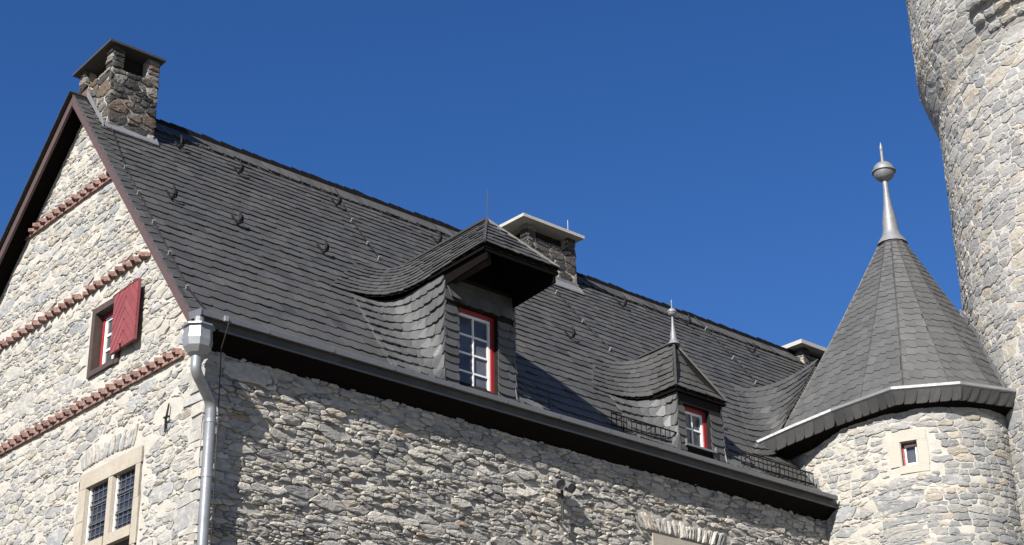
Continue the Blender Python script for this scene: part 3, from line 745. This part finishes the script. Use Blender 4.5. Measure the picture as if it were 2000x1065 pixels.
MB().tube([onroof(5.35, .02, .02), onroof(5.35, .02, .02)+np.array([0, 0, .2])], .008, 5).build('guard_post', 'iron', house)

# ---- hopper head, swan neck and downpipe at the corner
dp = tag(link('downpipe', None, house, (0, -.14, 0)), 'zinc downpipe with octagonal hopper at the corner'); dp.empty_display_size = .2
HX, HY = -.30, -.30
n = 8
def ring(r_, z, cx=HX, cy=HY): return [(cx+r_*math.cos(rad(22.5)+k*math.pi/4), cy+r_*math.sin(rad(22.5)+k*math.pi/4), z) for k in range(n)]
hv = []; 
for r_, z in ((.19, 9.14), (.19, 9.12), (.16, 9.115), (.17, 8.97), (.175, 8.965), (.16, 8.88), (.11, 8.81), (.07, 8.78)): hv += ring(r_, z)
hf = [(i*n+k, i*n+(k+1) % n, (i+1)*n+(k+1) % n, (i+1)*n+k) for i in range(7) for k in range(n)]+[tuple(range(n)), tuple(range(7*n, 8*n))[::-1]]
link('hopper', mesh('hopper', hv, hf, 'pipe_zinc'), dp)
MB().tube([(HX+.02, HY+.03, 9.27), (HX+.02, HY+.03, 9.14)], .055, 14).build('outlet', 'pipe_zinc', dp)
PX, PY = .015, -.155
path = [(HX, HY, 8.80), (HX, HY, 8.66)]+[tuple(p) for p in bez((HX, HY, 8.64), (HX+.02, HY+.01, 8.58), (HX+.10, HY+.05, 8.53), 6)]+[tuple(p) for p in bez((PX-.12, PY-.06, 8.43), (PX-.01, PY-.005, 8.36), (PX, PY, 8.26), 7)]+[(PX, PY, 7.5), (PX, PY, .2)]
shade_auto(MB().tube(path, .062, 16).build('pipe', 'pipe_zinc', dp), 60)
for z in (8.14, 7.50, 6.6): shade_auto(MB().tube([(PX, PY, z), (PX, PY, z-.035)], .067, 16).build('band', 'pipe_zinc', dp), 40)
for z in (7.32, 8.0): MB().bar((PX+.03, PY, z), (PX+.05, .0, z), .02, .03).build('bracket', 'iron', dp)
MB().tube([(.02, -.33, 9.36), (.05, -.36, 9.25), (.05, -.30, 9.12), (.06, -.22, 9.0), (.085, -.20, 8.2), (.095, -.19, 7.2), (.095, -.19, .2)], .007, 6).build('cable', 'wire', house)
MB().box((.0, -.37, 9.28), (.045, -.335, 9.345)).build('cable_clamp', 'clamp', house)

# ---- attic window with shutter in the gable
aw = tag(link('attic_window', None, house, (0, 2.45, 9.56)), 'small attic window in brown oak frame'); aw.empty_display_size = .2
y0, y1, z0, z1 = GW; t = .085
MB().box((-.03, y0-.04, z0-.05), (.16, y0+t-.04, z1+.04)).box((-.03, y1-t+.04, z0-.05), (.16, y1+.04, z1+.04)).box((-.028, y0+t-.04, z1-t+.04), (.16, y1-t+.04, z1+.04)).box((-.045, y0+t-.04, z0-.05), (.16, y1-t+.04, z0+.02)).build('frame', 'frame', aw)
i0, i1, j0, j1 = y0+t-.03, y1-t+.03, z0+.03, z1-t+.03; c = .045; X = .085
MB().box((X, i0, j0), (X+.06, i0+c, j1)).box((X, i1-c, j0), (X+.06, i1, j1)).box((X, i0+c, j1-c), (X+.06, i1-c, j1)).box((X, i0+c, j0), (X+.06, i1-c, j0+.02)).build('window_frame', 'red', aw)
a0, a1, b0, b1 = i0+c+.003, i1-c-.003, j0+.023, j1-c-.003; c = .05
MB().box((X+.012, a0, b0), (X+.05, a0+c, b1)).box((X+.012, a1-c, b0), (X+.05, a1, b1)).box((X+.012, a0+c, b1-c), (X+.05, a1-c, b1)).box((X+.012, a0+c, b0), (X+.05, a1-c, b0+c)).build('casement', 'white', aw)
ww, hh = a1-a0-2*c, b1-b0-2*c
for k in (1, 2): box('glazing_bar', (X+.014, a0+c, b0+c+hh*k/3-.015), (X+.045, a1-c, b0+c+hh*k/3+.015), 'white', aw)
box('glazing_bar', (X+.016, a0+c+ww/2-.014, b0+c), (X+.043, a0+c+ww/2+.014, b1-c), 'white', aw)
for k in range(3):
    for q in range(2): box('pane', (X+.03, a0+c+ww*q/2+.002, b0+c+hh*k/3+.002), (X+.035, a0+c+ww*(q+1)/2-.002, b0+c+hh*(k+1)/3-.002), 'glass', aw)
box('interior', (.3, y0, z0), (.32, y1, z1), 'dark', aw)
sh = tag(link('shutter', None, house, (-.05, 2.12, 9.6)), 'open red shutter of herringbone planks'); sh.empty_display_size = .2
# leaf swung open: hinge at y = 2.13, free edge stands off the wall; local a along the leaf, z up
SA = math.atan2(.035, .64); SD = np.array([-math.sin(SA), -math.cos(SA), 0]); SN = np.array([-math.cos(SA), math.sin(SA), 0])
def spt(a, z, h): return np.array([-.055, 2.155, 9.62])+SD*a+np.array([0, 0, z])+SN*h
SW, SH = .655, .80
MB().prism([spt(.0, 0, 0), spt(SW, 0, 0), spt(SW, SH, 0), spt(0, SH, 0)], SN*.022).build('leaf', 'shutter', sh)
def clip(poly, a, b, c):                                   # keep a*x + b*y <= c
    out = []; n_ = len(poly)
    for i in range(n_):
        p, q = poly[i], poly[(i+1) % n_]; d0, d1 = a*p[0]+b*p[1]-c, a*q[0]+b*q[1]-c
        if d0 <= 0: out.append(p)
        if d0*d1 < 0: s = d0/(d0-d1); out.append((p[0]+(q[0]-p[0])*s, p[1]+(q[1]-p[1])*s))
    return out
for side in (0, 1):
    for k in range(-8, 10):
        pl = [(0, 0), (SW/2-.002, 0), (SW/2-.002, SH), (0, SH)] if side == 0 else [(SW/2+.002, 0), (SW, 0), (SW, SH), (SW/2+.002, SH)]
        s_ = 1.15 if side == 0 else -1.15; st = .152; g = .009
        base = k*st-(0 if side == 0 else -SW/2*2*1.15*.5*2)
        pl = clip(pl, -s_, 1, k*st+st-g+(0 if side == 0 else 1.15*SW)); 
        if len(pl) > 2: pl = clip(pl, s_, -1, -(k*st+g+(0 if side == 0 else 1.15*SW)))
        if len(pl) > 2 and max(p[1] for p in pl)-min(p[1] for p in pl) > .01:
            MB().prism([spt(a, z, .0225) for a, z in pl], SN*.016).build('plank', 'shutter', sh)
MB().bar(spt(.0, SH+.004, .02), spt(SW, SH+.004, .02), .05, .012).build('weather_board', 'shutter', sh)
for z in (.12, .66): MB().bar(spt(-.06, z, -.012), spt(.4, z, -.012), .02, .035).build('hinge', 'iron', sh)
MB().bar(spt(.30, -.03, .03), spt(.30, .05, .05), .02, .02, (1, 0, 0)).build('catch', 'iron', sh)

# ---- mullioned sandstone window in the gable
sw = tag(link('mullioned_window', None, house, (0, 2.0, 5.2)), 'sandstone mullioned window with leaded lights'); sw.empty_display_size = .2
YA, YB, ZT = 1.25, 2.80, 8.22
L1, L2 = (1.405, 1.95), (2.055, 2.60)
def sbox(nm, a, b, ch=.03):
    m_ = MB().box(a, b); o = m_.build(nm, 'sandstone', sw); return o
sbox('lintel', (-.018, 1.28, 8.02), (.25, 1.995, ZT)); sbox('lintel', (-.015, 2.0, 8.02), (.25, 2.77, ZT-.008))
zz = 8.018
for k, h in enumerate((.42, .56, .62, .6, .6)):
    j = .03 if k % 2 else 0
    sbox('jamb', (-.016-.003*(k % 2), YA+.05-j, zz-h+.006), (.25, L1[0], zz)); sbox('jamb', (-.015, L2[1], zz-h+.004), (.25, YB-.02+j, zz-.003)); zz -= h
sbox('mullion', (-.01, L1[1], 5.2), (.22, L2[0], 8.018))
sbox('transom', (-.028, L1[0], 7.16), (.22, L1[1], 7.29)); sbox('transom', (-.028, L2[0], 7.16), (.22, L2[1], 7.29))
# splayed reveals
for a, b in (L1, L2):
    MB().prism([(-.012, b-.001, 5.2), (.05, b-.001, 5.2), (.05, b-.02, 5.2)], (0, 0, 2.80)).build('reveal', 'sandstone', sw)
for a, b in (L1, L2):
    box('pane', (.062, a, 7.29), (.068, b, 8.018), 'leaded', sw); box('pane', (.11, a, 5.2), (.117, b, 7.16), 'leaded', sw)
    pn = sw.children[-2]
    for k in range(1, 5): box('lead_came', (.050, a+(b-a)*k/5-.005, 7.292), (.060, a+(b-a)*k/5+.005, 8.012), 'came', pn)
    for k in range(1, 8): box('lead_came', (.048, a, 7.29+.728*k/8-.005), (.059, b, 7.29+.728*k/8+.005), 'came', pn)
    for k in (1, 2): box('saddle_bar', (.039, a, 7.29+.728*k/3-.008), (.047, b, 7.29+.728*k/3+.009), 'came', sw)
    MB().box((.036, b-.043, 7.29), (.07, b-.021, 8.018)).build('casement', 'white', sw)
    MB().box((.05, a, 7.10), (.10, b, 7.158)).box((.05, b-.09, 5.2), (.10, b-.05, 7.10)).build('lower_frame', 'frame', sw)
# wall anchor iron
MB().tube([(-.035, .70, 8.57), (-.05, .71, 8.42), (-.045, .73, 8.38), (-.04, .74, 8.23)], [.010, .014, .016, .01], 6).bar((-.05, .66, 8.40), (-.05, .77, 8.41), .02, .02).build('wall_anchor', 'iron', house)

# ---- spotlights on the facade (a thing of its own)
lamp = tag(empty('wall_spotlight', (5.41, 0, 7.98)), 'twin cylindrical spotlights on a bracket on the facade wall', 'spotlight')
MB().tube([(5.42, -.13, 7.98), (5.42, -.13, 8.44)], .02, 8).build('stem', 'wire', lamp)
MB().bar((5.42, -.13, 8.02), (5.42, .05, 8.02), .03, .03).bar((5.42, -.13, 8.34), (5.42, .05, 8.34), .03, .03).bar((5.30, -.13, 8.43), (5.54, -.13, 8.43), .03, .02).build('bracket', 'wire', lamp)
for dx, aim in ((-.085, (-.25, -.75, -.35)), (.085, (-.05, -.8, -.45))):
    p = np.array([5.42+dx, -.15, 8.46]); a = np.array(aim)/np.linalg.norm(aim)
    o = MB().tube([p-a*.07, p-a*.05, p+a*.07, p+a*.075], [.045, .062, .067, .065], 18, True).build('lamp_head', 'zinc', lamp)
    MB().tube([p+a*.0755, p+a*.077], [.056, .056], 18).build('lens', 'glass', lamp)
    MB().tube([p+a*.07, p+a*.10], [.068, .068], 18, False).build('hood', 'zinc', lamp)

# ------------------------------------------------------------------ stair turret
TC, TR = np.array([12.47, -1.08]), 1.37
turret = tag(empty('stair_turret', (12.47, -1.08, 0)), 'rounded stone turret with pointed slate roof against the tower', 'turret')
def tmap(u, v, h):
    """u = 0 where the straight flank turns into the round; u < 0 flank (x = 11.1), u > 0 arc"""
    if u < 0: return (11.1-h, -1.08-u, v)
    a = u/TR; return (TC[0]-(TR+h)*math.cos(a), TC[1]-(TR+h)*math.sin(a), v)
TTOP = 10.48
TWU, TWZ = .53, 9.75                                   # little window
t_in = lambda u, v: v < TTOP+.1 and u < 2.9 and not (-.32 < u-TWU < .29 and -.32 < v-TWZ < .36)
tw = sheet('turret_wall', (-2.4, 2.9, 6.4, TTOP), .035, tmap, lambda u, v: v < TTOP and not (abs(u-TWU) < .13 and abs(v-TWZ) < .19), .014, 3.4, 'gable_mortar', turret, 17., )
pl = [tmap(u, 0, -.02) for u in np.linspace(-2.4, 4.6, 40)]
MB().prism([(p[0], p[1], -.2) for p in pl]+[(14, 1.1, -.2)], (0, 0, 6.6)).build('turret_base', 'gable_mortar', turret)
TPAL = [(5, (.33, .33, .325)), (3, (.39, .38, .36)), (2, (.29, .295, .30)), (1.5, (.44, .39, .33))]
r = random.Random(91)
masonry(tw, (.72, 2.9, 6.8, TTOP), tmap, t_in, TPAL, 'turret_stone', r, .105, 2.3, .008, .004, .018, .008, .03, skip=.03, spread=.32, wj=.7, jit=.14)
masonry(tw, (-1.6, .70, 6.8, TTOP), tmap, t_in, GPAL, 'gable_stone', r, .078, 2.2, .009, .002, .016, .008, .03, skip=.08, spread=.52, wj=1.0)
# little window: sandstone surround, red frame, white sash, pane
ws = tag(link('turret_window', None, turret, tmap(TWU, TWZ, 0)), 'tiny red and white window in sandstone surround'); ws.empty_display_size = .1
def tbox(nm, u0, u1, v0, v1, h0, h1, m):
    n_ = 4; us = np.linspace(u0, u1, n_); V = []; F = []
    for h in (h0, h1):
        for v in (v0, v1):
            for u in us: V.append(tmap(u, v, h))
    ix = lambda a, b, c: (a*2+b)*n_+c
    for c in range(n_-1):
        F += [(ix(1,0,c), ix(1,0,c+1), ix(1,1,c+1), ix(1,1,c)), (ix(0,0,c), ix(0,1,c), ix(0,1,c+1), ix(0,0,c+1)), (ix(0,0,c), ix(0,0,c+1), ix(1,0,c+1), ix(1,0,c)), (ix(0,1,c), ix(1,1,c), ix(1,1,c+1), ix(0,1,c+1))]
    F += [(ix(0,0,0), ix(1,0,0), ix(1,1,0), ix(0,1,0)), (ix(0,0,n_-1), ix(0,1,n_-1), ix(1,1,n_-1), ix(1,0,n_-1))]
    return link(nm, mesh(nm, V, F, m), ws)
a, b = .13, .19
tbox('lintel', TWU-.25, TWU+.27, TWZ+b, TWZ+b+.16, -.2, .020, 'pale_sandstone'); tbox('sill', TWU-.17, TWU+.27, TWZ-b-.12, TWZ-b, -.2, .017, 'pale_sandstone')
tbox('jamb', TWU-.31, TWU-a, TWZ-b+.001, TWZ+b-.001, -.2, .018, 'pale_sandstone'); tbox('jamb', TWU+a, TWU+.28, TWZ-b+.001, TWZ+b-.001, -.2, .016, 'pale_sandstone')
for nm, u0, u1, v0, v1 in (('frame', -a, -a+.03, -b, b), ('frame', a-.03, a, -b, b), ('frame', -a+.03, a-.03, -b, -b+.035), ('frame', -a+.03, a-.03, b-.03, b)): tbox(nm, TWU+u0, TWU+u1, TWZ+v0, TWZ+v1, -.16, -.09, 'red')
for nm, u0, u1, v0, v1 in (('sash', -a+.03, -a+.055, -b+.035, b-.03), ('sash', a-.055, a-.03, -b+.035, b-.03), ('sash', -a+.055, a-.055, -b+.035, -b+.065), ('sash', -a+.055, a-.055, b-.06, b-.03)): tbox(nm, TWU+u0, TWU+u1, TWZ+v0, TWZ+v1, -.15, -.10, 'white')
tbox('pane', TWU-a+.055, TWU+a-.055, TWZ-b+.065, TWZ+b-.06, -.14, -.13, 'glass')
# roof
AX = np.array([12.50, -.83]); ZA = 13.92
RB = [np.array(p) for p in [(12.9, 1.3, 10.6), (10.94, .72, 10.47), (10.92, -1.0, 10.67), (10.98, -1.78, 10.675), (11.42, -2.30, 10.675), (12.05, -2.62, 10.675), (13.2, -2.64, 10.675), (14.2, -1.5, 10.72), (14.1, .5, 10.72)]]
TT = []
for p in RB:
    d_ = p[:2]-AX; d_ /= np.linalg.norm(d_); TT.append(np.array([AX[0]+d_[0]*.20, AX[1]+d_[1]*.20, ZA]))
troof = tag(link('turret_roof', None, turret, (AX[0], AX[1], 10.5)), 'steep faceted slate spire'); troof.empty_display_size = .3
r = random.Random(95); ps = []
TPL = [(5, (.112, .112, .111)), (3, (.120, .120, .119)), (2, (.104, .104, .103)), (.6, (.128, .128, .126))]
TK = 27; exs = np.array([.19*(.085/.19)**(i/TK) for i in range(TK)]); lv = np.concatenate([[0], np.cumsum(exs)])/exs.sum()
def tpoint(B, T, wv):
    p = B*(1-wv)+T*wv; d_ = np.array([B[0]-AX[0], B[1]-AX[1], 0]); d_ /= np.linalg.norm(d_)
    return p-d_*.045*math.sin(math.pi*min(1, wv*1.0))
for i in range(len(RB)):
    B0, B1, T0, T1 = RB[i], RB[(i+1) % len(RB)], TT[i], TT[(i+1) % len(RB)]
    G = np.array([[tpoint(B0, T0, wv)*(1-t)+tpoint(B1, T1, wv)*t for t in np.linspace(0, 1, 6)] for wv in lv])
    o = loft(G, 'roof_boarding', 'under', troof, -.014)
    if i in (0, 1, 2, 3, 4, 5): ps += slating(G, .17, r, lift=.011, saw=.34, thick=.008, outline=SL_OUT, pal=TPL, cvar=.04)
pieces(ps, 'slate', troof, 'slate', 300, 'small_slates')
for i in (1, 2, 3, 4, 5):
    MB().tube([tpoint(RB[i], TT[i], wv)+np.array([0, 0, .006]) for wv in np.linspace(0, 1, 9)], .014, 6).build('hip_strip', 'slate', troof, cols=(.062, .062, .062))
finial((AX[0], AX[1], ZA+.02), 1.04, turret)
# gutter, slated fascia, cornice following the eaves
TG = [np.array(p) for p in [(10.37, .69, 10.36), (10.60, .10, 10.53), (10.83, -.50, 10.68), (10.82, -1.66, 10.70), (11.44, -2.47, 10.70), (12.37, -2.81, 10.70), (12.8, -2.9, 10.70)]]
def offs(path, d, dz):
    out = []
    for i, p in enumerate(path):
        a_ = path[max(i-1, 0)]; b_ = path[min(i+1, len(path)-1)]; t_ = (b_-a_)[:2]; t_ /= np.linalg.norm(t_)
        n_ = np.array([t_[1]*-1, t_[0]])*1.0; out.append(np.array([p[0]+n_[0]*d, p[1]+n_[1]*d, p[2]+dz]))
    return out
def strip(name, path, prof, m, parent):
    """sweep a closed (inward, dz) profile along the eaves"""
    V = []; n_ = len(prof)
    rows = [offs(path, a_, dz) for a_, dz in prof]
    for i in range(len(path)): V += [rows[k][i] for k in range(n_)]
    F = [(i*n_+k, i*n_+(k+1) % n_, (i+1)*n_+(k+1) % n_, (i+1)*n_+k) for i in range(len(path)-1) for k in range(n_)]
    F += [tuple(range(n_))[::-1], tuple(range((len(path)-1)*n_, len(path)*n_))]
    return link(name, mesh(name, V, F, m), parent)
strip('gutter', TG, [(0, .0), (.0, -.042), (.03, -.062), (.16, -.07), (.20, .03), (.19, .03), (.15, -.05), (.035, -.05), (.015, -.02), (.015, .0)], 'pipe_zinc', turret)
tf = strip('fascia', TG, [(.06, -.06), (.165, -.24), (.20, -.24), (.20, -.06)], 'under', turret)
strip('cornice_board', TG, [(.165, -.225), (.165, -.245), (.48, -.33), (.48, -.16)], 'soffit', turret)
r = random.Random(97); ps = []
for i in range(len(TG)-1):
    A_, B_ = offs(TG, .04, 0)[i], offs(TG, .04, 0)[i+1]; L_ = np.linalg.norm(B_-A_); dd = (B_-A_)/L_; nn = np.array([dd[1], -dd[0], 0]); a_ = 0
    while a_ < L_-.02:
        wd = min(r.uniform(.15, .19), L_-a_+.01)
        pl = [(a_, -.065), (a_-.0, -.245), (a_+wd*.25, -.246), (a_+wd*.6, -.247), (a_+wd*.85, -.24), (a_+wd*1.0, -.20), (a_+wd*1.12, -.13), (a_+wd*1.15, -.065)]
        h = r.uniform(.006, .014); n_ = len(pl)
        v = [A_+dd*min(s, L_+.02)+np.array([0, 0, z])+nn*(h+(.010 if s > a_+wd*.5 else 0)+.62*(z+.065)) for s, z in pl]+[A_+dd*min(s, L_+.02)+np.array([0, 0, z])+nn*(.62*(z+.065)-.004) for s, z in pl]
        ps.append((v, [tuple(range(n_))]+[((k+1) % n_, k, n_+k, n_+(k+1) % n_) for k in range(n_)], pick(TPL, r, .1))); a_ += wd
pieces(ps, 'slate', tf, 'slate', 60, 'fascia_slates')
# swept valley between the house roof and the turret roof (belongs to the turret)
G = []
for k in range(13):
    wv = k/12
    a_ = onroof(9.95+1.5*wv, .40+1.55*wv, .012); b_ = onroof(10.75+1.55*wv, .45+1.55*wv, .012)
    c_ = RB[1]*(1-wv*.40)+TT[1]*wv*.40+np.array([-.02, .0, .03])
    G.append(resample(bez(a_, b_+np.array([.05, 0, 0]), c_, 16), 16))
pieces(slating(np.array(G), .15, r, lift=.022, saw=.14, outline=SL_OUT), 'valley_slate', troof, 'slate', 130, 'valley_slates')
loft(np.array(G), 'roof_boarding', 'under', troof, -.012)
# stepped lead flashing where the flank rises from the roof
for k in range(7):
    y_ = .04+k*.115
    MB().prism([(11.082-.002*k, y_, zr(y_)+.02), (11.082-.002*k, y_+.12, zr(y_+.12)+.02), (11.082-.002*k, y_+.12, zr(y_+.12)+.06), (11.082-.002*k, y_+.02, zr(y_+.12)+.07)], (-.01, 0, 0)).build('flashing', 'lead', turret)

# ------------------------------------------------------------------ great round tower
WC, WR = np.array([16.0, -4.54]), 4.0
tower = tag(empty('round_tower', (16.0, -4.54, 0)), 'huge round grey stone tower at the right edge', 'tower')
A0 = math.atan2(0.845, -0.535)                            # silhouette seen from the court (normal direction)
def wr(z): return WR+.27*min(1, max(0, (z-16.35)/.95))
def wmap(u, v, h):
    a = A0+u/WR; R_ = wr(v)+h; return (WC[0]+R_*math.cos(a), WC[1]+R_*math.sin(a), v)
tww = sheet('tower_wall', (-2.2, 8.2, 6.0, 24.5), .08, wmap, lambda u, v: True, .006, 2.6, 'tower_mortar', tower, 23.)
m_ = MB(); n_ = 64
m_.lathe((WC[0], WC[1], 0), [(3.93, -.2), (3.93, 16.3), (4.2, 17.35), (4.2, 24.5)], 64); m_.build('tower_core', 'tower_mortar', tower)
WPAL = [(5, (.48, .465, .44)), (4, (.41, .40, .39)), (3, (.53, .485, .42)), (2, (.36, .362, .365)), (.25, (.53, .46, .38))]
r = random.Random(99)
masonry(tww, (-1.4, 7.8, 8.0, 22.5), wmap, lambda u, v: True, WPAL, 'tower_stone', r, .118, 1.95, .009, .003, .014, .006, .03, skip=.0, spread=.46, wj=.9, jit=.22)
# lead flashing stepping up the tower beside the turret roof

B4, B5, T4, T5 = RB[5], RB[6], TT[5], TT[6]
def hit(wv):
    p0, p1 = tpoint(B4, T4, wv), tpoint(B5, T5, wv)
    for t in np.linspace(0, 1, 120):
        p = p0*(1-t)+p1*t
        if np.linalg.norm(p[:2]-WC) < WR+.035: return p
    return p1
r = random.Random(7)
for k in range(9):
    a_, b_ = hit(.02+.055*k), hit(.02+.055*(k+1)+.004); h = .09+.05*r.random()
    d_ = np.array([*(a_[:2]-WC), 0]); d_ /= np.linalg.norm(d_)
    e_ = np.array([d_[1], -d_[0], 0])
    if e_ @ rt < 0: e_ = -e_
    MB().prism([a_+d_*.03, b_+d_*.03, b_+d_*.03+e_*.04+np.array([0, 0, h]), a_+d_*.035+e_*(.10+.03*r.random())+np.array([0, 0, h*.8])], d_*.012).build('flashing', 'lead', turret)

# ragged corbel courses jutting from the tower below its wider upper storey
ps = []
for k, (z, u0, pr) in enumerate(((16.55, 2.95, .05), (16.78, 2.75, .085), (17.02, 2.5, .12))):
    u = u0
    while u < 6.5:
        wd = r.uniform(.17, .34)
        if r.random() > .15:
            g = stone([(u, z), (u+wd, z+r.uniform(-.02, .02)), (u+wd, z+r.uniform(.13, .17)), (u, z+r.uniform(.13, .17))], wmap, r, .012, pr*.8, pr*1.2, .025, .05)
            if g: ps.append((g[0], g[1], pick(WPAL, r)))
        u += wd
pieces(ps, 'corbel_stone', tww, 'tower_stone', 60, 'corbel_stones')
